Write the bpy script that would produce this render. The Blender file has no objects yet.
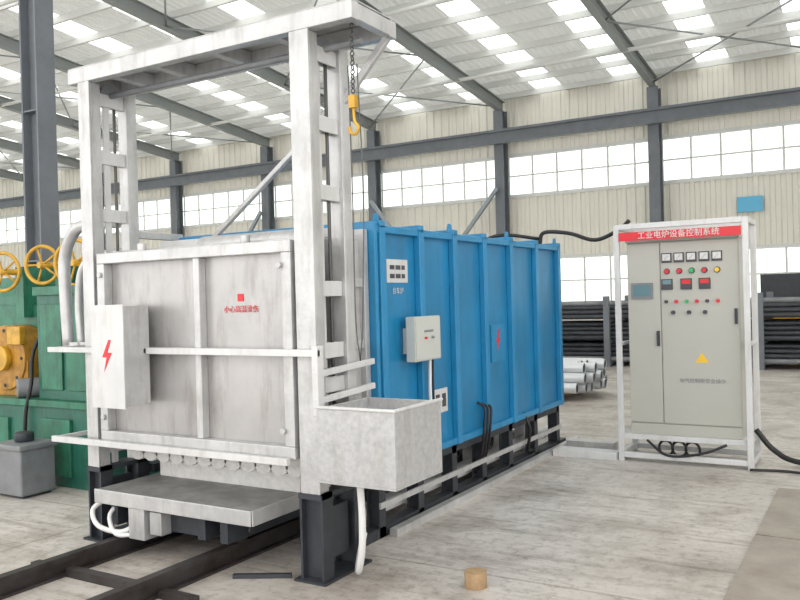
import bpy, bmesh, math, random
from mathutils import Vector, Matrix
random.seed(4)
scene = bpy.context.scene
try:
    scene.view_settings.view_transform = 'Standard'
except Exception:
    pass

# ------------------------------------------------------------------ materials
def mat(name, col, rough=0.5, metal=0.0, var=0.0, vscale=6.0, bump=0.0, bscale=40.0, col2=None, spec=0.5, grime=0.0):
    m = bpy.data.materials.new(name); m.use_nodes = True
    nt = m.node_tree; n = nt.nodes; l = nt.links
    b = n['Principled BSDF']
    b.inputs['Base Color'].default_value = (*col, 1)
    b.inputs['Roughness'].default_value = rough
    b.inputs['Metallic'].default_value = metal
    b.inputs['Specular IOR Level'].default_value = spec
    if var > 0 or col2 is not None or bump > 0:
        tc = n.new('ShaderNodeTexCoord')
    if var > 0 or col2 is not None:
        nz = n.new('ShaderNodeTexNoise'); nz.inputs['Scale'].default_value = vscale
        nz.inputs['Detail'].default_value = 6; nz.inputs['Roughness'].default_value = 0.62
        l.new(tc.outputs['Object'], nz.inputs['Vector'])
        cr = n.new('ShaderNodeValToRGB')
        cr.color_ramp.elements[0].position = 0.32; cr.color_ramp.elements[1].position = 0.66
        c2 = col2 if col2 is not None else tuple(c * (1 - var) for c in col)
        cr.color_ramp.elements[0].color = (*c2, 1); cr.color_ramp.elements[1].color = (*col, 1)
        l.new(nz.outputs['Fac'], cr.inputs['Fac']); out = cr.outputs['Color']
        if grime > 0:   # sparse vertical-ish streaks and smudges
            mp = n.new('ShaderNodeMapping'); mp.inputs['Scale'].default_value = (9, 9, 1.6)
            l.new(tc.outputs['Object'], mp.inputs['Vector'])
            g = n.new('ShaderNodeTexNoise'); g.inputs['Scale'].default_value = 1.4; g.inputs['Detail'].default_value = 8; g.inputs['Roughness'].default_value = 0.7
            l.new(mp.outputs['Vector'], g.inputs['Vector'])
            gr = n.new('ShaderNodeValToRGB'); gr.color_ramp.elements[0].position = 0.33; gr.color_ramp.elements[1].position = 0.50
            k = 1-grime; gr.color_ramp.elements[0].color = (k, k*0.98, k*0.95, 1); gr.color_ramp.elements[1].color = (1, 1, 1, 1)
            l.new(g.outputs['Fac'], gr.inputs['Fac'])
            mx = n.new('ShaderNodeMix'); mx.data_type = 'RGBA'; mx.blend_type = 'MULTIPLY'; mx.inputs[0].default_value = 1
            l.new(out, mx.inputs[6]); l.new(gr.outputs['Color'], mx.inputs[7]); out = mx.outputs[2]
        l.new(out, b.inputs['Base Color'])
    if bump > 0:
        n2 = n.new('ShaderNodeTexNoise'); n2.inputs['Scale'].default_value = bscale
        l.new(tc.outputs['Object'], n2.inputs['Vector'])
        bp = n.new('ShaderNodeBump'); bp.inputs['Strength'].default_value = bump; bp.inputs['Distance'].default_value = 0.01
        l.new(n2.outputs['Fac'], bp.inputs['Height']); l.new(bp.outputs['Normal'], b.inputs['Normal'])
    return m

M = {}
M['silver'] = mat('silver_paint', (0.57, 0.57, 0.57), 0.36, 0.35, var=0.22, vscale=5, bump=0.25, bscale=25, grime=0.2)
M['white'] = mat('white_paint', (0.64, 0.64, 0.64), 0.4, 0.05, var=0.12, vscale=4, grime=0.12)
M['door'] = mat('door_silver', (0.45, 0.44, 0.435), 0.34, 0.45, var=0.2, vscale=2.5, bump=0.3, bscale=5, grime=0.22)
M['bin'] = mat('galvanised_sheet', (0.52, 0.52, 0.52), 0.4, 0.3, col2=(0.41, 0.41, 0.42), vscale=28, bump=0.1, grime=0.12)
M['blue'] = mat('blue_paint', (0.014, 0.215, 0.44), 0.34, 0, var=0.25, vscale=1.6, grime=0.14)
M['blue2'] = mat('blue_paint_rib', (0.018, 0.235, 0.47), 0.33, 0, var=0.15, vscale=4, grime=0.14)
M['dark'] = mat('dark_steel', (0.045, 0.05, 0.06), 0.5, 0.2, var=0.3, vscale=8)
M['black'] = mat('black_rubber', (0.012, 0.012, 0.013), 0.5)
M['rail'] = mat('rail_steel', (0.075, 0.07, 0.07), 0.45, 0.5, col2=(0.04, 0.03, 0.027), vscale=5)
M['plate'] = mat('cart_plate', (0.33, 0.325, 0.32), 0.55, 0.2, col2=(0.18, 0.175, 0.17), vscale=5, bump=0.2)
M['fibre'] = mat('ceramic_fibre', (0.72, 0.71, 0.69), 0.9, 0, var=0.15, vscale=20, bump=0.5)
M['cab'] = mat('cabinet_paint', (0.45, 0.445, 0.40), 0.42, 0, var=0.04, vscale=2)
M['ebox'] = mat('enclosure_grey', (0.50, 0.52, 0.49), 0.45)
M['red'] = mat('red_paint', (0.62, 0.02, 0.03), 0.4)
M['green_l'] = mat('green_lamp', (0.02, 0.4, 0.12), 0.3)
M['yel_l'] = mat('yellow_lamp', (0.8, 0.5, 0.03), 0.3)
M['yellow'] = mat('yellow_paint', (0.68, 0.38, 0.03), 0.4, 0, var=0.4, vscale=9)
M['orange'] = mat('ochre_paint', (0.55, 0.27, 0.03), 0.5, 0, var=0.5, vscale=6, grime=0.3)
M['green'] = mat('machine_green', (0.035, 0.20, 0.12), 0.42, 0, var=0.45, vscale=5, grime=0.35)
M['teal'] = mat('machine_teal', (0.025, 0.15, 0.105), 0.4, 0, var=0.45, vscale=4, grime=0.35)
M['grey'] = mat('grey_paint', (0.22, 0.23, 0.24), 0.5, 0, var=0.25, vscale=6)
M['col'] = mat('column_paint', (0.16, 0.175, 0.195), 0.55, 0, var=0.2, vscale=3)
M['col_l'] = mat('column_light', (0.30, 0.34, 0.37), 0.55, 0, var=0.15, vscale=3)
M['purlin'] = mat('purlin_galv', (0.62, 0.63, 0.61), 0.5, 0.0)
M['raf'] = mat('rafter_paint', (0.28, 0.30, 0.30), 0.5, 0.0)
M['cream'] = mat('wall_cream', (0.74, 0.72, 0.64), 0.6, 0, var=0.07, vscale=0.7)
M['mull'] = mat('window_frame', (0.62, 0.63, 0.61), 0.5)
M['pit'] = mat('checker_plate', (0.36, 0.32, 0.27), 0.5, 0.1, col2=(0.25, 0.21, 0.175), vscale=3, bump=0.5, bscale=30)
M['pipe'] = mat('galv_pipe', (0.66, 0.68, 0.70), 0.35, 0.4)
M['dpipe'] = mat('black_bar', (0.055, 0.06, 0.07), 0.5, 0.3, var=0.5, vscale=5)
M['wood'] = mat('wood_block', (0.42, 0.28, 0.15), 0.7, 0, var=0.3, vscale=20)
M['lcd'] = mat('lcd_screen', (0.12, 0.22, 0.25), 0.15)
M['bluesign'] = mat('blue_sign', (0.10, 0.42, 0.65), 0.4)
M['chain'] = mat('chain_steel', (0.10, 0.10, 0.10), 0.4, 0.7)
M['hose'] = mat('white_hose', (0.70, 0.70, 0.69), 0.45)
M['ink'] = mat('print_ink', (0.06, 0.06, 0.07), 0.6)

def floormat():
    m = bpy.data.materials.new('concrete'); m.use_nodes = True
    nt = m.node_tree; n = nt.nodes; l = nt.links; b = n['Principled BSDF']
    tc = n.new('ShaderNodeTexCoord')
    def noise(s, d=6, r=0.6, vec=None):
        z = n.new('ShaderNodeTexNoise'); z.inputs['Scale'].default_value = s; z.inputs['Detail'].default_value = d; z.inputs['Roughness'].default_value = r
        l.new(vec or tc.outputs['Object'], z.inputs['Vector']); return z.outputs['Fac']
    def ramp(f, p0, c0, p1, c1):
        c = n.new('ShaderNodeValToRGB'); c.color_ramp.elements[0].position = p0; c.color_ramp.elements[1].position = p1
        c.color_ramp.elements[0].color = (*c0, 1); c.color_ramp.elements[1].color = (*c1, 1); l.new(f, c.inputs['Fac']); return c.outputs['Color']
    def mul(a, c, f=1.0):
        x = n.new('ShaderNodeMix'); x.data_type = 'RGBA'; x.blend_type = 'MULTIPLY'; x.inputs[0].default_value = f
        l.new(a, x.inputs[6]); l.new(c, x.inputs[7]); return x.outputs[2]
    base = ramp(noise(0.45, 5), 0.32, (0.44, 0.40, 0.365), 0.64, (0.63, 0.59, 0.55))
    st = ramp(noise(1.5, 9, 0.7), 0.38, (0.60, 0.57, 0.54), 0.53, (1, 1, 1))
    sp = ramp(noise(14, 5, 0.75), 0.36, (0.62, 0.60, 0.58), 0.50, (1, 1, 1))
    def streak(rot, sc, off):
        mp = n.new('ShaderNodeMapping'); mp.inputs['Scale'].default_value = sc; mp.inputs['Rotation'].default_value = (0, 0, rot); mp.inputs['Location'].default_value = (off, off, 0)
        l.new(tc.outputs['Object'], mp.inputs['Vector'])
        return ramp(noise(2.2, 6, 0.7, mp.outputs['Vector']), 0.35, (0.72, 0.70, 0.67), 0.46, (1, 1, 1))
    br = n.new('ShaderNodeTexBrick'); br.inputs['Scale'].default_value = 1.0; br.offset = 0
    br.inputs['Color1'].default_value = (1, 1, 1, 1); br.inputs['Color2'].default_value = (0.95, 0.94, 0.93, 1); br.inputs['Mortar'].default_value = (0.6, 0.58, 0.55, 1)
    br.inputs['Mortar Size'].default_value = 0.012; br.inputs['Brick Width'].default_value = 5.0; br.inputs['Row Height'].default_value = 4.2
    l.new(tc.outputs['Object'], br.inputs['Vector'])
    c = mul(mul(mul(mul(base, st, 0.8), sp, 0.75), streak(0.6, (0.35, 3, 1), 0), 0.9), br.outputs['Color'], 0.7)
    c = mul(c, streak(-0.2, (0.2, 4, 1), 7), 0.8)
    l.new(c, b.inputs['Base Color'])
    rr = n.new('ShaderNodeMapRange'); rr.inputs[3].default_value = 0.28; rr.inputs[4].default_value = 0.6
    l.new(noise(1.2, 5), rr.inputs[0]); l.new(rr.outputs[0], b.inputs['Roughness'])
    bp = n.new('ShaderNodeBump'); bp.inputs['Strength'].default_value = 0.12; bp.inputs['Distance'].default_value = 0.01
    l.new(noise(50), bp.inputs['Height']); l.new(bp.outputs['Normal'], b.inputs['Normal'])
    b.inputs['Specular IOR Level'].default_value = 0.35
    return m
M['floor'] = floormat()

def glassmat(name, tint, fac=0.25):
    m = bpy.data.materials.new(name); m.use_nodes = True
    nt = m.node_tree; n = nt.nodes; l = nt.links
    for x in list(n): n.remove(x)
    o = n.new('ShaderNodeOutputMaterial'); t = n.new('ShaderNodeBsdfTransparent')
    t.inputs['Color'].default_value = (*tint, 1)
    d = n.new('ShaderNodeBsdfTranslucent'); d.inputs['Color'].default_value = (0.8, 0.85, 0.85, 1)
    mx = n.new('ShaderNodeMixShader'); mx.inputs[0].default_value = fac
    l.new(t.outputs[0], mx.inputs[1]); l.new(d.outputs[0], mx.inputs[2]); l.new(mx.outputs[0], o.inputs['Surface'])
    return m
M['glass'] = glassmat('window_glass', (0.80, 0.84, 0.80))
M['sky'] = glassmat('skylight_panel', (0.92, 0.94, 0.92))
def sheetmat():
    m = bpy.data.materials.new('roof_sheet'); m.use_nodes = True
    nt = m.node_tree; n = nt.nodes; l = nt.links
    for x in list(n): n.remove(x)
    o = n.new('ShaderNodeOutputMaterial'); t = n.new('ShaderNodeBsdfDiffuse'); t.inputs['Color'].default_value = (0.72, 0.73, 0.71, 1)
    d = n.new('ShaderNodeBsdfTranslucent'); d.inputs['Color'].default_value = (0.75, 0.77, 0.75, 1)
    mx = n.new('ShaderNodeMixShader'); mx.inputs[0].default_value = 0.13
    l.new(t.outputs[0], mx.inputs[1]); l.new(d.outputs[0], mx.inputs[2]); l.new(mx.outputs[0], o.inputs['Surface'])
    return m
M['sheet'] = sheetmat()

# ------------------------------------------------------------------ builder
class B:
    def __init__(s, name):
        s.name = name; s.bm = bmesh.new(); s.mats = []
    def mi(s, m):
        if m not in s.mats: s.mats.append(m)
        return s.mats.index(m)
    def face(s, pts, m):
        vs = [s.bm.verts.new(p) for p in pts]
        f = s.bm.faces.new(vs); f.material_index = s.mi(m); return f
    def box(s, x0, x1, y0, y1, z0, z1, m):
        return s.beam(((x0+x1)/2, y0, (z0+z1)/2), ((x0+x1)/2, y1, (z0+z1)/2), abs(x1-x0), abs(z1-z0), m)
    def beam(s, p0, p1, w, h, m, up=(0, 0, 1), off=(0, 0)):
        p0 = Vector(p0); p1 = Vector(p1); d = (p1-p0).normalized(); up = Vector(up)
        if abs(d.dot(up)) > 0.98: up = Vector((0, 1, 0))
        side = d.cross(up).normalized(); u = side.cross(d).normalized()
        i = s.mi(m); vs = []
        for p in (p0, p1):
            for a, b in ((-1, -1), (1, -1), (1, 1), (-1, 1)):
                vs.append(s.bm.verts.new(p + side*(a*w/2+off[0]) + u*(b*h/2+off[1])))
        for f in ((0, 1, 2, 3), (7, 6, 5, 4), (0, 4, 5, 1), (1, 5, 6, 2), (2, 6, 7, 3), (3, 7, 4, 0)):
            fc = s.bm.faces.new([vs[k] for k in f]); fc.material_index = i
    def ibeam(s, p0, p1, w, h, m, up=(0, 0, 1), t=0.02):
        s.beam(p0, p1, w, t, m, up, (0, h/2-t/2)); s.beam(p0, p1, w, t, m, up, (0, -h/2+t/2))
        s.beam(p0, p1, t, h-2*t, m, up)
    def cyl(s, p0, p1, r, m, n=16, r2=None, cap=True):
        p0 = Vector(p0); p1 = Vector(p1); d = (p1-p0).normalized()
        a = Vector((0, 0, 1)) if abs(d.z) < 0.9 else Vector((1, 0, 0))
        x = d.cross(a).normalized(); y = d.cross(x); i = s.mi(m); r2 = r if r2 is None else r2
        R = []
        for p, rr in ((p0, r), (p1, r2)):
            R.append([s.bm.verts.new(p + x*rr*math.cos(2*math.pi*k/n) + y*rr*math.sin(2*math.pi*k/n)) for k in range(n)])
        for k in range(n):
            f = s.bm.faces.new((R[0][k], R[0][(k+1) % n], R[1][(k+1) % n], R[1][k])); f.material_index = i; f.smooth = True
        if cap:
            f = s.bm.faces.new(R[0][::-1]); f.material_index = i
            f = s.bm.faces.new(R[1]); f.material_index = i
    def tube(s, pts, r, m, n=10, sub=6):
        P = [Vector(p) for p in pts]; Q = []
        if len(P) > 2:
            E = [P[0]*2-P[1]] + P + [P[-1]*2-P[-2]]
            for k in range(1, len(E)-2):
                a, b, c, d = E[k-1:k+3]
                for j in range(sub):
                    t = j/sub
                    Q.append(0.5*((2*b)+(c-a)*t+(2*a-5*b+4*c-d)*t*t+(-a+3*b-3*c+d)*t**3))
            Q.append(P[-1])
        else: Q = P
        i = s.mi(m); prev = None; x = None
        for k, q in enumerate(Q):
            d = (Q[min(k+1, len(Q)-1)]-Q[max(k-1, 0)]).normalized()
            if x is None:
                a = Vector((0, 0, 1)) if abs(d.z) < 0.9 else Vector((1, 0, 0)); x = d.cross(a).normalized()
            else: x = (x - d*x.dot(d)).normalized()
            y = d.cross(x)
            ring = [s.bm.verts.new(q + x*r*math.cos(2*math.pi*j/n) + y*r*math.sin(2*math.pi*j/n)) for j in range(n)]
            if prev:
                for j in range(n):
                    f = s.bm.faces.new((prev[j], prev[(j+1) % n], ring[(j+1) % n], ring[j])); f.material_index = i; f.smooth = True
            else:
                f = s.bm.faces.new(ring[::-1]); f.material_index = i
            prev = ring
        f = s.bm.faces.new(prev); f.material_index = i
    def torus(s, c, ax, R, r, m, n=28):
        c = Vector(c); ax = Vector(ax).normalized()
        a = Vector((0, 0, 1)) if abs(ax.z) < 0.9 else Vector((1, 0, 0))
        x = ax.cross(a).normalized(); y = ax.cross(x); i = s.mi(m); rings = []
        for k in range(n):
            t = 2*math.pi*k/n; o = x*math.cos(t)+y*math.sin(t)
            rings.append([s.bm.verts.new(c + o*(R+r*math.cos(2*math.pi*j/8)) + ax*r*math.sin(2*math.pi*j/8)) for j in range(8)])
        for k in range(n):
            for j in range(8):
                f = s.bm.faces.new((rings[k][j], rings[(k+1) % n][j], rings[(k+1) % n][(j+1) % 8], rings[k][(j+1) % 8]))
                f.material_index = i; f.smooth = True
    def prism(s, poly, d, m):
        d = Vector(d); i = s.mi(m)
        a = [s.bm.verts.new(p) for p in poly]; b = [s.bm.verts.new(Vector(p)+d) for p in poly]
        f = s.bm.faces.new(a); f.material_index = i; f = s.bm.faces.new(b[::-1]); f.material_index = i
        for k in range(len(a)):
            f = s.bm.faces.new((a[k], b[k], b[(k+1) % len(a)], a[(k+1) % len(a)])); f.material_index = i
    def done(s, parent=None, bevel=0):
        bmesh.ops.recalc_face_normals(s.bm, faces=s.bm.faces)
        me = bpy.data.meshes.new(s.name); s.bm.to_mesh(me); s.bm.free()
        for m in s.mats: me.materials.append(m if not isinstance(m, str) else M[m])
        o = bpy.data.objects.new(s.name, me); scene.collection.objects.link(o)
        if parent: o.parent = parent
        if bevel:
            bv = o.modifiers.new('bevel', 'BEVEL'); bv.width = bevel; bv.segments = 2; bv.limit_method = 'ANGLE'
        return o

def empty(name):
    o = bpy.data.objects.new(name, None); scene.collection.objects.link(o); o.empty_display_size = 0.2; return o

def text(name, body, loc, size, m, parent, rot, align='CENTER'):
    c = bpy.data.curves.new(name, 'FONT'); c.body = body; c.size = size; c.align_x = align; c.align_y = 'CENTER'
    c.extrude = 0.0008
    o = bpy.data.objects.new(name, c); scene.collection.objects.link(o); o.location = loc; o.rotation_euler = rot
    c.materials.append(M[m]); o.parent = parent; return o
FRONT = (math.pi/2, 0, 0)
SIDE = (math.pi/2, 0, math.pi/2)

# ------------------------------------------------------------------ building
X0, X1, YB, YF = -48.0, 12.0, 26.0, -5.0
b = B('floor'); b.box(X0, X1, YF, YB+0.3, -0.2, 0.0, 'floor'); b.done()

def roofz(y): return 8.15 + 0.1*(26-y) if y > 4 else 8.15+2.2-0.1*(4-y)
cols = [-5.9+5.17*k for k in range(-8, 4)]

b = B('ceiling')
def roofstrip(xa, xb, m, n):
    w = (xb-xa)/n
    for seg in ((4, YB+0.6), (YF, 4)):
        for k in range(n):
            xs = [xa+k*w, xa+k*w+w*0.35, xa+k*w+w*0.5, xa+k*w+w*0.85, xa+(k+1)*w]; zs = [0, 0, 0.04, 0.04, 0]
            for j in range(4):
                y0, y1 = seg
                b.face([(xs[j], y0, roofz(y0)+0.28+zs[j]), (xs[j+1], y0, roofz(y0)+0.28+zs[j+1]),
                        (xs[j+1], y1, roofz(y1)+0.28+zs[j+1]), (xs[j], y1, roofz(y1)+0.28+zs[j])], m)
for c in cols + [cols[-1]+5.17]:
    for (a0, a1, m, n) in ((0, 1.3, 'sheet', 6), (1.3, 2.2, 'sky', 4), (2.2, 3.9, 'sheet', 8), (3.9, 4.7, 'sky', 4), (4.7, 5.17, 'sheet', 2)):
        if c+a1 <= X1+1: roofstrip(c+a0, c+a1, m, n)
b.done()

b = B('roof_purlins')
y = YB-0.3
while y > YF:
    b.beam((X0, y, roofz(y)+0.17), (X1, y, roofz(y)+0.17), 0.07, 0.18, 'purlin'); y -= 1.25
for yy in (22.5, 17.5, 12.5):
    b.cyl((X0, yy, roofz(yy)-0.25), (X1, yy, roofz(yy)-0.25), 0.06, 'purlin', n=8)
b.done()

b = B('roof_rafters')
for c in cols:
    for (ya, yb_) in ((YB-0.1, 4), (4, YF)):
        b.ibeam((c, ya, roofz(ya)-0.12), (c, yb_, roofz(yb_)-0.12), 0.2, 0.36, 'raf')
for k in range(0, len(cols)-1, 2):
    for ya, yb_ in ((25.5, 20.5), (20.5, 15.5), (15.5, 10.5)):
        b.cyl((cols[k], ya, roofz(ya)-0.2), (cols[k+1], yb_, roofz(yb_)-0.2), 0.025, 'raf', n=6)
        b.cyl((cols[k+1], ya, roofz(ya)-0.2), (cols[k], yb_, roofz(yb_)-0.2), 0.025, 'raf', n=6)
b.done()

def corr(b, xa, xb, y, z0, z1, m, pitch=0.3):
    n = int((xb-xa)/pitch)
    for k in range(n):
        xs = [xa+k*pitch+pitch*f for f in (0, 0.4, 0.5, 0.9, 1)]; ys = [0, 0, -0.04, -0.04, 0]
        for j in range(4):
            b.face([(xs[j], y+ys[j], z0), (xs[j+1], y+ys[j+1], z0), (xs[j+1], y+ys[j+1], z1), (xs[j], y+ys[j], z1)], m)
b = B('wall_back')
b.box(X0, X1, YB, YB+0.2, 0, 1.2, 'cream')
corr(b, X0, X1, YB+0.05, 2.8, 4.95, 'cream'); corr(b, X0, X1, YB+0.05, 6.35, 8.6, 'cream')
for z in (1.2, 2.8, 4.95, 6.35): b.box(X0, X1, YB-0.02, YB+0.1, z-0.06, z+0.06, 'mull')
for z in (3.6, 4.3, 7.4): b.box(X0, X1, YB+0.1, YB+0.2, z-0.05, z+0.05, 'purlin')
b.done()
def window(name, z0, z1):
    b = B(name)
    b.box(X0, X1, YB+0.07, YB+0.08, z0+0.06, z1-0.06, 'glass')
    x = X0
    while x <= X1:
        b.box(x-0.03, x+0.03, YB+0.02, YB+0.065, z0+0.06, z1-0.06, 'mull'); x += 0.862
    b.box(X0, X1, YB+0.03, YB+0.065, (z0+z1)/2-0.025, (z0+z1)/2+0.025, 'mull')
    b.done()
window('window_1', 1.2, 2.8); window('window_2', 4.95, 6.35)

b = B('wall_left')
b.box(X0-0.2, X0, YF, YB, 0, 1.2, 'cream'); b.box(X0-0.2, X0, YF, YB, 2.9, 4.95, 'cream'); b.box(X0-0.2, X0, YF, YB, 6.35, 8.0, 'cream')
b.done()
b = B('window_3'); b.box(X0-0.1, X0-0.09, YF, YB, 1.2, 2.9, 'glass'); b.box(X0-0.1, X0-0.09, YF, YB, 4.95, 6.35, 'glass')
yy = YF
while yy < YB:
    b.box(X0-0.08, X0-0.02, yy-0.04, yy+0.04, 1.2, 2.9, 'mull'); b.box(X0-0.08, X0-0.02, yy-0.04, yy+0.04, 4.95, 6.35, 'mull'); yy += 1
b.done()
b = B('wall_right'); b.box(X1, X1+0.2, 8, YB, 0, 8, 'cream'); b.done()

for i, c in enumerate(cols):
    b = B('steel_column')
    b.ibeam((c, 25.7, 0), (c, 25.7, roofz(25.7)-0.3), 0.34, 0.4, 'col', up=(0, 1, 0))
    b.box(c-0.25, c+0.25, 25.45, 25.95, 0, 0.03, 'col')
    b.done()
b = B('crane_beam'); b.ibeam((X0, 25.3, 6.9), (X1, 25.3, 6.9), 0.22, 0.40, 'col'); b.box(X0, X1, 25.27, 25.33, 7.1, 7.18, 'col'); b.done()
b = B('wall_bracing')
b.beam((-11.1, 25.35, 5.2), (-13.3, 25.35, 2.6), 0.12, 0.12, 'col_l'); b.beam((-16.2, 25.35, 5.2), (-14.2, 25.35, 2.6), 0.12, 0.12, 'col_l')
b.beam((-21.5, 25.35, 5.2), (-23.5, 25.35, 2.6), 0.12, 0.12, 'col_l')
b.beam((-23.6, 25.35, 2.6), (-13.2, 25.35, 2.6), 0.12, 0.14, 'col_l')
b.done()

for (cx, cy) in ((-9.66, 6.9), (4.5, 6.9)):
    b = B('building_column')
    z = roofz(cy)-0.35
    b.ibeam((cx, cy, 0), (cx, cy, z), 0.28, 0.34, 'col', up=(1, 0, 0), t=0.03)
    b.box(cx-0.3, cx+0.3, cy-0.26, cy+0.26, 0, 0.04, 'col')
    for zz in (2.2, 4.2, 6.0): b.box(cx-0.15, cx+0.15, cy-0.13, cy+0.13, zz, zz+0.02, 'col')
    b.box(cx-0.14, cx+0.7, cy-0.12, cy+0.12, 6.3, 6.6, 'col_l')
    b.beam((cx+0.15, cy, 7.0), (cx+2.2, cy+2.0, roofz(cy+2)-0.3), 0.12, 0.12, 'col_l')
    b.done()

# ------------------------------------------------------------------ furnace
F = empty('industrial_furnace')
RX = [4.55, 5.08, 5.62, 6.17, 6.74, 7.36, 7.98]
b = B('insulated_body')
b.box(-4.65, -2.87, 4.5, 8.0, 0.47, 2.06, 'blue')
b.done(F, 0.01)
b = B('body_ribs')
for y in RX:
    b.box(-2.87, -2.82, y-0.035, y+0.035, 0.45, 2.08, 'blue2')
    b.box(-4.70, -4.65, y-0.035, y+0.035, 0.45, 2.08, 'blue2')
    b.box(-4.70, -2.82, y-0.035, y+0.035, 2.06, 2.11, 'blue2')
b.box(-2.88, -2.83, 4.5, 8.0, 0.45, 0.50, 'blue2'); b.box(-2.88, -2.83, 4.5, 8.0, 2.03, 2.08, 'blue2')
for y in RX[::2]:
    b.prism([(-2.88, y-0.05, 2.09), (-2.88, y+0.05, 2.09), (-2.88, y+0.02, 2.16), (-2.88, y-0.02, 2.16)], (0.015, 0, 0), 'blue2')
b.box(-4.70, -2.83, 4.46, 4.5, 0.44, 2.10, 'blue2')
b.done(F, 0.006)

b = B('furnace_mouth')
b.box(-4.52, -2.92, 4.12, 4.46, 0.60, 1.98, 'silver')
b.box(-4.53, -2.90, 3.80, 3.88, 0.66, 1.97, 'silver')
b.box(-4.48, -3.00, 3.88, 4.12, 0.60, 1.94, 'silver')
b.box(-4.60, -2.88, 4.40, 4.455, 0.50, 2.05, 'silver')
for z in (0.9, 1.3, 1.7): b.box(-2.93, -2.89, 4.15, 4.40, z-0.03, z+0.03, 'silver')
b.box(-2.93, -2.89, 4.10, 4.15, 0.6, 1.98, 'white')
b.cyl((-3.9, 4.0, 1.98), (-3.0, 4.0, 1.98), 0.06, 'silver', n=18)
b.beam((-4.5, 4.2, 2.02), (-2.95, 4.2, 2.02), 0.05, 0.06, 'white')
b.beam((-4.1, 4.3, 2.05), (-2.80, 4.07, 2.80), 0.035, 0.035, 'silver')
b.done(F, 0.006)

b = B('fibre_seal')
n = 12
for k in range(n):
    xa = -4.5+k*(1.5/n)
    b.cyl((xa+0.0625, 3.86, 0.60), (xa+0.0625, 4.3, 0.60), 0.075, 'fibre', n=14)
b.done(F)

b = B('lift_frame')
def column(b, xa, xb):
    w = xb-xa
    for (ya, yb_) in ((3.66, 3.75), (3.97, 4.06)):
        b.box(xa, xb, ya, ya+0.012, 0.5, 3.12, 'silver')
        b.box(xa, xa+0.012, ya+0.012, yb_, 0.5, 3.12, 'silver'); b.box(xb-0.012, xb, ya+0.012, yb_, 0.5, 3.12, 'silver')
        b.box(xa+0.012, xb-0.012, yb_-0.012, yb_, 0.5, 3.12, 'silver')
    for z in (3.02, 2.62, 2.22, 1.66, 1.30, 1.10, 0.62):
        b.box(xb-0.04, xb-0.025, 3.75, 3.97, z-0.045, z+0.045, 'white')
        b.box(xa+0.025, xa+0.04, 3.75, 3.97, z-0.045, z+0.045, 'white')
    b.box(xa+0.04, xa+0.055, 3.80, 3.85, 0.5, 3.12, 'white')
    b.cyl(((xa+xb)/2, 3.90, 0.6), ((xa+xb)/2, 3.90, 3.12), 0.012, 'chain', n=6)
column(b, -2.845, -2.73); column(b, -4.67, -4.58)
b.box(-2.855, -2.72, 3.645, 3.66, 0.5, 3.12, 'silver'); b.box(-4.68, -4.57, 3.645, 3.66, 0.5, 3.12, 'silver')
b.beam((-4.78, 3.68, 3.17), (-2.42, 3.68, 3.17), 0.07, 0.10, 'silver'); b.beam((-4.78, 4.08, 3.17), (-2.42, 4.08, 3.17), 0.07, 0.10, 'silver')
for x in (-4.75, -4.4, -4.0, -3.5, -3.0, -2.45): b.beam((x, 3.715, 3.17), (x, 4.045, 3.17), 0.06, 0.09, 'silver')
b.box(-4.78, -2.42, 3.65, 4.11, 3.221, 3.23, 'silver')
b.beam((-2.77, 4.02, 2.75), (-2.45, 4.06, 3.12), 0.04, 0.04, 'silver')
b.beam((-4.62, 4.0, 2.1), (-4.62, 4.5, 2.1), 0.05, 0.05, 'silver')
b.done(F, 0.004)

b = B('sprocket_shaft')
b.cyl((-4.63, 3.86, 3.06), (-2.5, 3.86, 3.06), 0.020, 'grey', n=10)
for x in (-4.63, -2.79): b.cyl((x-0.02, 3.86, 3.06), (x+0.02, 3.86, 3.06), 0.08, 'grey', n=20)
b.done(F)

b = B('support_legs')
for xa, xb in ((-2.87, -2.71), (-4.69, -4.56)):
    for y in (3.70, 4.02):
        b.ibeam(((xa+xb)/2, y, 0.012), ((xa+xb)/2, y, 0.5), 0.1, xb-xa, 'dark', up=(1, 0, 0), t=0.015)
    b.box(xa, xb, 3.64, 4.08, 0.47, 0.50, 'dark'); b.box(xa-0.03, xb+0.03, 3.62, 4.1, 0.0, 0.014, 'dark')
    b.box(xa+0.04, xb-0.04, 3.76, 3.96, 0.1, 0.4, 'dark')
for y in RX:
    for x in (-2.93, -4.59):
        b.ibeam((x, y, 0), (x, y, 0.45), 0.08, 0.1, 'dark', up=(1, 0, 0), t=0.012)
    b.box(-4.63, -2.88, y-0.04, y+0.04, 0.37, 0.45, 'dark')
for x in (-2.93, -4.59):
    b.box(x-0.05, x+0.05, 4.1, 8.2, 0.0, 0.07, 'dark'); b.box(x-0.05, x+0.05, 4.1, 8.0, 0.38, 0.44, 'dark')
b.done(F)
b = B('white_floor_channel')
b.box(-3.13, -3.03, 4.2, 8.5, 0.09, 0.17, 'white'); b.box(-2.86, -2.80, 4.6, 8.4, 0.0, 0.05, 'silver')
b.box(-2.875, -2.86, 4.5, 8.0, 0.20, 0.24, 'silver')
for y in (5.3, 5.9, 6.5, 7.1, 7.7): b.box(-3.25, -3.14, y, y+0.22, 0.02, 0.34, 'white')
b.done(F)

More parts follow.
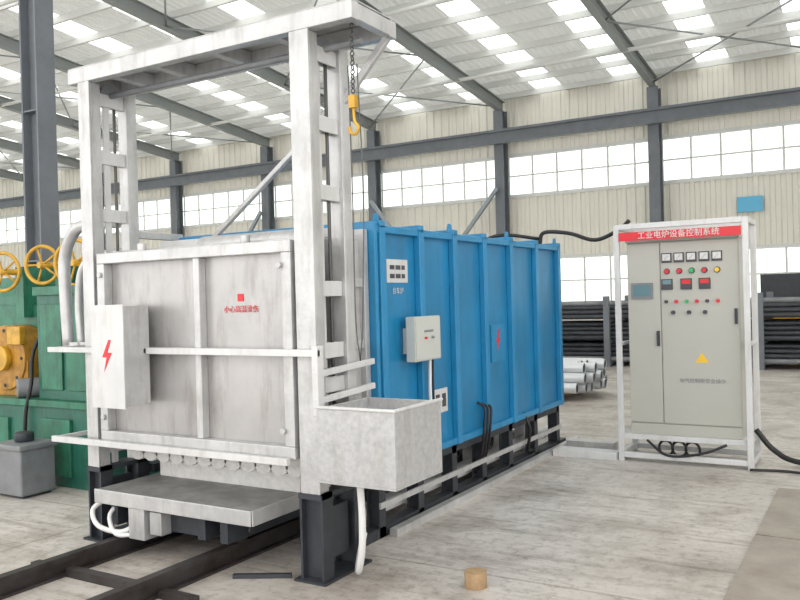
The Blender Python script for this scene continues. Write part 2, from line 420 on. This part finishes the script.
b = B('furnace_door')
b.box(-4.51, -2.88, 3.70, 3.78, 0.70, 1.94, 'door')
for (xa, xb, za, zb) in ((-4.52, -2.875, 1.875, 1.945), (-4.52, -2.875, 0.69, 0.76), (-4.52, -4.45, 0.76, 1.875), (-2.945, -2.875, 0.76, 1.875)):
    b.box(xa, xb, 3.63, 3.70, za, zb, 'silver')
b.box(-3.645, -3.595, 3.64, 3.70, 0.76, 1.875, 'silver')
b.box(-4.45, -2.945, 3.655, 3.70, 1.28, 1.32, 'silver')
b.done(F, 0.005)
b = B('door_clamps')
b.beam((-5.0, 3.60, 1.30), (-4.04, 3.60, 1.30), 0.03, 0.035, 'white'); b.beam((-4.04, 3.615, 1.30), (-2.68, 3.615, 1.30), 0.025, 0.04, 'white')
b.beam((-4.98, 3.60, 0.68), (-2.90, 3.60, 0.68), 0.035, 0.04, 'white')
b.beam((-4.98, 3.6, 1.30), (-4.98, 4.0, 1.30), 0.03, 0.03, 'white'); b.beam((-4.96, 3.6, 0.68), (-4.96, 4.0, 0.68), 0.03, 0.03, 'white')
for z in (1.03, 1.18):
    b.beam((-2.70, 3.6, z), (-2.70, 4.2, z+0.03), 0.03, 0.035, 'white')
b.box(-2.72, -2.68, 3.6, 3.66, 0.95, 1.34, 'white')
for x in (-4.2, -3.3): b.cyl((x, 3.74, 1.94), (x, 3.74, 2.0), 0.03, 'silver')
for x in (-2.95, -4.48):
    for z in (0.85, 1.8): b.cyl((x, 3.63, z), (x, 3.61, z), 0.02, 'silver', n=6)
b.done(F, 0.003)
def bolt(b, o, ax, up, s, m, th):
    pts = [(0.15, 1), (-0.45, -0.1), (-0.05, -0.1), (-0.3, -1), (0.45, 0.2), (0.05, 0.2), (0.4, 1)]
    o = Vector(o); ax = Vector(ax); up = Vector(up)
    b.prism([o+ax*p[0]*s+up*p[1]*s for p in pts], th, m)
b = B('door_junction_box')
b.box(-4.32, -4.04, 3.43, 3.635, 0.96, 1.59, 'silver'); b.box(-4.33, -4.03, 3.42, 3.43, 0.95, 1.60, 'white')
bolt(b, (-4.18, 3.419, 1.28), (1, 0, 0), (0, 0, 1), 0.10, 'red', (0, -0.002, 0))
b.done(F, 0.006)
text('warning_text', '小心高温烫伤', (-3.31, 3.696, 1.55), 0.046, 'red', F, FRONT)
b = B('warning_symbol'); b.box(-3.335, -3.29, 3.695, 3.70, 1.60, 1.645, 'red'); b.done(F)

b = B('counterweight_bin')
xa, xb, ya, yb_, za, zb = -2.68, -2.18, 3.58, 4.10, 0.60, 1.0
t = 0.012
b.box(xa, xb, ya, ya+t, za, zb, 'bin'); b.box(xa, xb, yb_-t, yb_, za, zb, 'bin')
b.box(xa, xa+t, ya+t, yb_-t, za, zb, 'bin'); b.box(xb-t, xb, ya+t, yb_-t, za, zb, 'bin')
b.box(xa, xb, ya, yb_, za-t, za, 'bin'); b.box(xa+t, xb-t, ya+t, yb_-t, za+0.25, za+0.28, 'silver')
b.box(xa-0.01, xb+0.01, ya-0.01, ya+t, zb, zb+0.015, 'white'); b.box(xb-t, xb+0.01, ya+t, yb_+0.01, zb, zb+0.015, 'white')
b.box(-2.72, -2.68, 3.7, 4.0, 0.65, 0.95, 'silver')
b.done(F, 0.003)

b = B('side_control_box')
b.box(-2.81, -2.74, 4.80, 5.17, 1.15, 1.46, 'ebox'); b.box(-2.87, -2.81, 4.86, 5.11, 1.2, 1.38, 'ebox')
b.box(-2.74, -2.732, 4.81, 5.16, 1.16, 1.45, 'ebox')
b.cyl((-2.732, 4.93, 1.31), (-2.712, 4.93, 1.31), 0.009, 'red', n=14); b.cyl((-2.732, 5.03, 1.31), (-2.712, 5.03, 1.31), 0.009, 'grey', n=14)
b.box(-2.732, -2.728, 4.92, 5.05, 1.35, 1.365, 'grey')
b.tube([(-2.78, 5.08, 1.15), (-2.785, 5.08, 0.9), (-2.79, 5.10, 0.6), (-2.84, 5.14, 0.42)], 0.012, 'hose')
b.tube([(-2.78, 5.12, 1.15), (-2.785, 5.13, 0.85), (-2.80, 5.2, 0.62), (-2.84, 5.3, 0.42)], 0.009, 'black')
b.done(F, 0.004)
b = B('side_plates')
b.box(-2.87, -2.865, 4.66, 4.94, 1.70, 1.86, 'white')
for z in (1.73, 1.79): b.box(-2.865, -2.863, 4.70, 4.90, z, z+0.03, 'ink')
for y in (4.76, 4.84): b.box(-2.863, -2.862, y, y+0.01, 1.73, 1.82, 'white')
b.box(-2.87, -2.865, 5.28, 5.50, 0.72, 0.90, 'white'); b.box(-2.865, -2.863, 5.31, 5.37, 0.76, 0.86, 'ink'); b.box(-2.865, -2.863, 5.41, 5.47, 0.76, 0.86, 'ink')
b.box(-2.87, -2.855, 6.32, 6.60, 1.02, 1.34, 'blue2')
bolt(b, (-2.855, 6.46, 1.20), (0, 1, 0), (0, 0, 1), 0.10, 'red', (0.002, 0, 0))
b.done(F)
text('name_plate_text', '台车炉', (-2.863, 4.8, 1.64), 0.05, 'white', F, SIDE)

b = B('side_cables')
for k in range(3):
    y = 6.02+0.06*k
    b.tube([(-2.86, y, 0.72-0.02*k), (-2.80, y+0.01, 0.66), (-2.80, y-0.02, 0.48), (-2.86, y+0.04, 0.28), (-2.95, y+0.1, 0.12), (-3.0, y+0.5, 0.05+0.02*k)], 0.010, 'black')
b.tube([(-2.86, 7.0, 0.5), (-2.80, 7.0, 0.35), (-2.86, 7.1, 0.15), (-2.95, 7.5, 0.06)], 0.015, 'black')
for k in range(4):
    b.torus((-3.15, 6.2+0.35*k, 0.30), (1, 0.3, 0), 0.10, 0.016, 'black')
b.tube([(-3.0, 7.9, 2.10), (-2.95, 7.9, 2.22), (-2.70, 7.95, 2.20), (-2.45, 8.0, 2.12), (-2.2, 7.95, 2.2), (-2.08, 7.9, 2.28)], 0.02, 'black')
b.tube([(-3.6, 7.5, 2.10), (-3.3, 7.6, 2.20), (-3.0, 7.9, 2.16)], 0.018, 'black')
b.done(F)
b = B('drain_hose')
b.tube([(-2.50, 3.72, 0.60), (-2.49, 3.72, 0.40), (-2.51, 3.74, 0.2), (-2.56, 3.78, 0.07), (-2.62, 3.86, 0.035), (-2.67, 3.95, 0.07), (-2.68, 4.02, 0.2)], 0.020, 'hose', n=12)
b.done(F)

b = B('side_guide_pipe')
b.tube([(-5.32, 4.0, 1.30), (-5.34, 4.0, 1.65), (-5.34, 4.0, 1.95), (-5.25, 4.0, 2.13), (-5.10, 4.0, 2.20), (-4.66, 4.0, 2.20)], 0.045, 'silver', n=14)
b.tube([(-5.17, 4.0, 1.30), (-5.19, 4.0, 1.6), (-5.15, 4.0, 1.85), (-5.0, 4.0, 1.96), (-4.66, 4.0, 1.98)], 0.03, 'silver', n=12)
b.beam((-5.36, 4.0, 1.30), (-4.66, 4.0, 1.30), 0.05, 0.05, 'silver')
b.done(F)

b = B('hoist_chain')
hx, hy = -2.50, 3.76
z = 3.12; k = 0
while z > 2.74:
    b.torus((hx, hy, z), (1, 0, 0) if k % 2 else (0, 1, 0), 0.012, 0.004, 'chain', n=10); z -= 0.026; k += 1
for dx in (-0.03, 0.03): b.tube([(hx+dx, hy, 2.9), (hx+dx*1.2, hy+0.02, 2.2), (hx+dx*0.8, hy, 1.5), (hx, hy, 1.25)], 0.004, 'chain', n=5)
b.box(hx-0.02, hx+0.02, hy-0.02, hy+0.02, 2.66, 2.73, 'yellow')
b.tube([(hx, hy, 2.66), (hx+0.005, hy, 2.59), (hx+0.03, hy, 2.55), (hx+0.01, hy, 2.515), (hx-0.025, hy, 2.53), (hx-0.03, hy, 2.56)], 0.009, 'yellow', n=8)
b.done(F)

# ------------------------------------------------------------------ cart
C = empty('furnace_cart')
b = B('cart_deck')
b.box(-4.43, -3.10, 3.50, 4.5, 0.33, 0.40, 'plate')
b.box(-4.43, -3.10, 3.49, 3.50, 0.315, 0.405, 'silver'); b.box(-3.10, -3.09, 3.5, 4.5, 0.315, 0.405, 'silver')
b.box(-4.35, -3.12, 3.98, 7.8, 0.40, 0.52, 'fibre')
b.done(C, 0.004)
b = B('cart_chassis')
for x in (-4.22, -3.45): b.box(x-0.12, x-0.06, 3.55, 7.8, 0.17, 0.33, 'dark'); b.box(x+0.06, x+0.12, 3.55, 7.8, 0.17, 0.33, 'dark')
for y in (3.6, 4.5, 5.5, 6.5, 7.6): b.box(-4.10, -3.57, y, y+0.08, 0.17, 0.33, 'dark')
b.box(-4.12, -3.98, 3.50, 3.62, 0.12, 0.33, 'silver'); b.box(-3.95, -3.85, 3.52, 3.60, 0.16, 0.30, 'silver')
for x in (-4.22, -3.45):
    for y in (3.75, 4.8, 5.9, 7.0):
        b.cyl((x-0.05, y, 0.205), (x+0.05, y, 0.205), 0.087, 'rail', n=20)
        b.cyl((x-0.13, y, 0.205), (x+0.13, y, 0.205), 0.02, 'chain', n=10)
b.tube([(-4.42, 3.56, 0.32), (-4.46, 3.50, 0.26), (-4.36, 3.46, 0.18), (-4.2, 3.50, 0.15), (-4.1, 3.56, 0.2)], 0.016, 'hose')
b.tube([(-4.3, 3.62, 0.32), (-4.32, 3.52, 0.24), (-4.22, 3.48, 0.14), (-4.1, 3.52, 0.14)], 0.014, 'hose')
b.done(C)

b = B('rail_track')
for x in (-4.22, -3.45):
    b.box(x-0.05, x+0.05, 0.2, 8.2, 0.0, 0.015, 'rail'); b.box(x-0.012, x+0.012, 0.2, 8.2, 0.015, 0.085, 'rail'); b.box(x-0.03, x+0.03, 0.2, 8.2, 0.085, 0.115, 'rail')
for y in (0.8, 1.9, 3.1, 4.4, 5.6, 6.8): b.box(-4.17, -3.50, y-0.03, y+0.03, 0.0, 0.05, 'rail')
for y in (3.1, ): b.box(-4.5, -4.27, y-0.03, y+0.03, 0, 0.04, 'rail'); b.box(-3.4, -3.15, y-0.03, y+0.03, 0, 0.04, 'rail')
b.done()

# ------------------------------------------------------------------ control cabinet
K = empty('control_cabinet')
b = B('rack_frame')
xa, xb, ya, yb_ = -2.13, -1.00, 7.63, 8.12
w = 0.05
for x in (xa, xb):
    for y in (ya, yb_): b.box(x-w/2, x+w/2, y-w/2, y+w/2, 0.0, 2.22, 'white')
for z in (0.06, 2.20):
    for y in (ya, yb_): b.box(xa+w/2, xb-w/2, y-w/2, y+w/2, z-w/2, z+w/2, 'white')
    for x in (xa, xb): b.box(x-w/2, x+w/2, ya+w/2, yb_-w/2, z-w/2, z+w/2, 'white')
b.box(xa, xb, ya+0.03, yb_-0.03, 0.20, 0.25, 'white')
b.beam((xb, ya, 1.1), (xb, yb_, 1.1), 0.03, 0.03, 'white'); b.beam((xa, ya, 1.1), (xa, yb_, 1.1), 0.03, 0.03, 'white')
b.done(K, 0.004)
b = B('cabinet_body')
cx0, cx1, cy = -2.06, -1.07, 7.70
b.box(cx0, cx1, cy+0.02, 8.06, 0.25, 2.05, 'cab')
b.box(cx0+0.005, -1.755, cy, cy+0.02, 0.36, 2.04, 'cab'); b.box(-1.747, cx1-0.005, cy, cy+0.02, 0.36, 2.04, 'cab')
b.box(cx0-0.01, cx1+0.01, cy-0.005, 8.07, 2.05, 2.08, 'cab'); b.box(cx0, cx1, cy+0.005, cy+0.02, 0.25, 0.35, 'cab')
b.done(K, 0.004)
b = B('cabinet_instruments')
f = cy
b.box(-2.02, -1.82, f-0.015, f, 1.52, 1.67, 'grey'); b.box(-2.00, -1.84, f-0.018, f-0.015, 1.545, 1.65, 'lcd')
XS = (-1.69, -1.58, -1.47, -1.36, -1.25)
for x in XS:
    b.box(x-0.045, x+0.045, f-0.015, f, 1.85, 1.94, 'ink'); b.box(x-0.035, x+0.035, f-0.018, f-0.015, 1.87, 1.93, 'white')
    b.beam((x-0.02, f-0.019, 1.875), (x+0.015, f-0.019, 1.915), 0.004, 0.002, 'ink')
for i, x in enumerate(XS):
    m = ('red', 'red', 'green_l', 'red', 'yel_l')[i]; b.cyl((x, f, 1.77), (x, f-0.03, 1.77), 0.02, m, n=14); b.cyl((x, f, 1.77), (x, f-0.008, 1.77), 0.028, 'ink', n=14)
for x in (-1.69, -1.52, -1.36):
    b.box(x-0.05, x+0.05, f-0.015, f, 1.60, 1.70, 'ink'); b.box(x-0.038, x+0.038, f-0.018, f-0.015, 1.65, 1.69, 'red' if x != -1.69 else 'lcd')
for i, x in enumerate((-1.70, -1.61, -1.52, -1.43, -1.34, -1.25)):
    b.cyl((x, f, 1.49), (x, f-0.03, 1.49), 0.016, ('ink', 'red', 'green_l', 'red', 'ink', 'red')[i], n=14)
for x in (-1.64, -1.50, -1.36): b.cyl((x, f, 1.39), (x, f-0.035, 1.39), 0.018, 'ink', n=14)
for x, z in ((-1.78, 1.15), (-1.10, 1.35)): b.box(x-0.012, x+0.012, f-0.025, f, z-0.07, z+0.07, 'dark')
b.prism([(-1.46, f-0.002, 0.93), (-1.34, f-0.002, 0.93), (-1.40, f-0.002, 1.02)], (0, 0.002, 0), 'yel_l')
b.done(K)
b = B('cabinet_banner'); b.box(-2.10, -1.03, 7.592, 7.602, 2.065, 2.145, 'red'); b.done(K)
text('banner_text', '工业电炉设备控制系统', (-1.565, 7.590, 2.105), 0.072, 'white', K, FRONT)
text('cabinet_text', '电气控制柜安全操作', (-1.40, 7.698, 0.76), 0.045, 'grey', K, FRONT)
b = B('cable_feed')
b.tube([(-1.0, 8.0, 0.3), (-0.85, 8.0, 0.12), (-0.6, 7.9, 0.04), (0.2, 7.7, 0.03)], 0.025, 'black')
b.tube([(-1.9, 7.66, 0.2), (-1.7, 7.6, 0.08), (-1.4, 7.6, 0.12), (-1.2, 7.66, 0.2)], 0.012, 'black')
for k in range(3): b.torus((-1.75+0.12*k, 7.75, 0.12), (0.3, 1, 0), 0.07, 0.012, 'black')
b.tube([(-1.0, 7.54, 0.02), (-0.7, 7.6, 0.02), (-0.3, 7.5, 0.02), (0.4, 7.6, 0.02)], 0.012, 'black')
b.done(K)
b = B('cable_tray'); b.box(-2.79, -2.17, 7.55, 7.75, 0.0, 0.07, 'white'); b.box(-2.79, -2.3, 7.95, 8.1, 0.0, 0.09, 'silver'); b.done(bevel=0.004)

# ------------------------------------------------------------------ left machinery
G = empty('green_machine_tool')
b = B('machine_bed')
b.box(-8.6, -5.80, 4.6, 6.0, 0.0, 0.75, 'teal'); b.box(-8.6, -5.76, 4.57, 6.0, 0.70, 0.76, 'green')
b.box(-6.62, -5.83, 4.65, 5.9, 0.76, 1.74, 'teal'); b.box(-6.64, -5.81, 4.62, 5.92, 1.70, 1.78, 'green')
b.box(-6.55, -6.26, 4.63, 4.65, 0.85, 1.62, 'green'); b.box(-6.20, -5.90, 4.63, 4.65, 0.85, 1.62, 'green')
b.box(-8.6, -6.62, 4.95, 5.8, 0.76, 1.62, 'green'); b.cyl((-8.6, 5.37, 1.62), (-6.62, 5.37, 1.62), 0.3, 'green', n=24)
b.box(-6.50, -6.10, 4.57, 4.6, 0.1, 0.6, 'green')
for x in (-7.6, -7.1): b.box(x-0.12, x+0.12, 4.57, 4.6, 0.12, 0.58, 'green')
b.tube([(-6.7, 4.9, 1.6), (-6.72, 4.68, 1.2), (-6.66, 4.6, 0.9), (-6.7, 4.56, 0.6), (-6.72, 4.56, 0.1)], 0.018, 'black')
b.done(G, 0.03)
b = B('gear_housing')
b.cyl((-7.2, 4.70, 1.12), (-7.2, 4.95, 1.12), 0.31, 'orange', n=32); b.box(-7.5, -6.88, 4.72, 4.95, 0.76, 1.1, 'orange')
b.cyl((-7.2, 4.64, 1.12), (-7.2, 4.70, 1.12), 0.12, 'yellow', n=24); b.box(-7.1, -6.9, 4.66, 4.72, 1.25, 1.42, 'yellow')
b.cyl((-6.9, 4.62, 0.85), (-6.75, 4.9, 0.85), 0.09, 'grey', n=20)
for k in range(8):
    a = math.pi*k/4; b.cyl((-7.2+0.26*math.cos(a), 4.69, 1.12+0.26*math.sin(a)), (-7.2+0.26*math.cos(a), 4.705, 1.12+0.26*math.sin(a)), 0.02, 'dark', n=6)
b.done(G, 0.008)
b = B('handwheels')
for (x, z, R) in ((-6.10, 1.98, 0.20), (-6.56, 1.98, 0.17), (-7.16, 1.94, 0.18)):
    b.torus((x, 4.68, z), (0.35, -1, 0), R, 0.018, 'yellow')
    b.cyl((x, 4.64, z), (x, 5.0, z), 0.03, 'yellow', n=12)
    ax = Vector((0.35, -1, 0)).normalized(); e1 = ax.cross(Vector((0, 0, 1))).normalized()
    for k in range(5):
        a = 2*math.pi*k/5; b.cyl((x, 4.68, z), Vector((x, 4.68, z))+e1*R*math.cos(a)+Vector((0, 0, 1))*R*math.sin(a), 0.01, 'yellow', n=8)
    b.box(x-0.06, x+0.06, 4.85, 5.2, 1.5, z+0.05, 'green')
b.done(G)
b = B('coolant_tank')
b.box(-6.52, -6.15, 4.13, 4.46, 0.02, 0.43, 'grey'); b.box(-6.54, -6.13, 4.11, 4.48, 0.40, 0.45, 'grey'); b.cyl((-6.34, 4.30, 0.45), (-6.34, 4.30, 0.53), 0.08, 'dark')
b.box(-6.50, -6.17, 4.16, 4.43, 0, 0.03, 'dark')
b.done(bevel=0.02)

# ------------------------------------------------------------------ background stock
b = B('steel_bar_rack')
for x in (-14, -11, -8, -5, -2, 1, 4):
    for y in (17.0, 18.7): b.box(x-0.06, x+0.06, y-0.05, y+0.05, 0, 1.5, 'col')
    for z in (0.10, 0.55, 1.0): b.box(x-0.05, x+0.05, 17.05, 18.65, z-0.05, z, 'col')
for lv, z in enumerate((0.10, 0.55, 1.0)):
    for r in range(4):
        for k in range(13 - r):
            b.cyl((-14.5+random.random()*0.5, 17.15+0.115*k+0.055*r, z+0.055+0.095*r), (4.5, 17.15+0.115*k+0.055*r, z+0.055+0.095*r), 0.052, 'dpipe' if (k+lv+r) % 5 else 'grey', n=10)
b.done()
def stack(x0, x1, y0, rows, cnt, bear):
    b = B('galvanised_pipe_stack')
    for x in bear: b.box(x-0.06, x+0.06, y0-0.1, y0+0.2*cnt, 0, 0.12, 'wood')
    for r in range(rows):
        for k in range(cnt-r):
            xa, xb = x0-random.random()*0.2, x1+random.random()*0.35
            y, z = y0+0.16*k+0.08*r, 0.20+0.138*r
            b.cyl((xa, y, z), (xb, y, z), 0.079, 'pipe', n=14, cap=False)
            b.cyl((xb-0.01, y, z), (xb-0.012, y, z), 0.066, 'dark', n=14)
            b.cyl((xa, y, z), (xb, y, z), 0.070, 'pipe', n=14, cap=False)
    b.done()
stack(-8.0, -3.95, 11.4, 3, 9, (-7.5, -5.8, -4.3)); stack(-12, -5.6, 13.6, 6, 9, (-11.0, -8.6, -6.2))
b = B('orange_loader')
b.box(-2.6, -0.8, 20.5, 21.6, 0.3, 1.3, 'yellow'); b.box(-2.4, -1.5, 20.6, 21.5, 1.3, 1.9, 'dark'); b.cyl((-2.2, 20.45, 0.35), (-2.2, 20.7, 0.35), 0.35, 'black', n=20); b.cyl((-1.1, 20.45, 0.35), (-1.1, 20.7, 0.35), 0.35, 'black', n=20)
b.done()
b = B('blue_wall_sign'); b.box(-3.6, -2.9, 25.90, 25.95, 3.85, 4.3, 'bluesign'); b.done()

# ------------------------------------------------------------------ floor things
b = B('pit_cover_plate'); b.box(-0.72, 1.6, 4.3, 5.6, 0.0, 0.012, 'pit'); b.box(-0.72, 1.6, 5.62, 7.0, 0.0, 0.012, 'pit'); b.done()
b = B('wood_block'); b.cyl((-1.94, 4.0, 0.0), (-1.94, 4.0, 0.085), 0.062, 'wood', n=20); b.cyl((-1.94, 4.0, 0.085), (-1.94, 4.0, 0.088), 0.045, 'wood', n=20); b.done(bevel=0.004)
b = B('floor_bar'); b.beam((-3.25, 3.50, 0.012), (-2.95, 3.66, 0.012), 0.03, 0.024, 'dark'); b.done()

# ------------------------------------------------------------------ light
w = bpy.data.worlds.new('world'); scene.world = w; w.use_nodes = True
bg = w.node_tree.nodes['Background']; bg.inputs['Color'].default_value = (1.0, 0.985, 0.965, 1); bg.inputs['Strength'].default_value = 2.6

# ------------------------------------------------------------------ camera
cam = bpy.data.cameras.new('camera'); cam.sensor_width = 36; cam.lens = 36.36; cam.clip_end = 200
co = bpy.data.objects.new('camera', cam); scene.collection.objects.link(co)
th = math.radians(30.7); Fw = Vector((-math.sin(th), math.cos(th), -0.0037)).normalized()
Rt = Vector((math.cos(th), math.sin(th), 0)); Up = Rt.cross(Fw).normalized(); r = 0.027
R2 = (Rt - Up*r).normalized(); U2 = (Up + Rt*r).normalized()
m = Matrix((R2, U2, -Fw)).transposed().to_4x4(); m.translation = Vector((0, 0, 1.6)); co.matrix_world = m
scene.camera = co
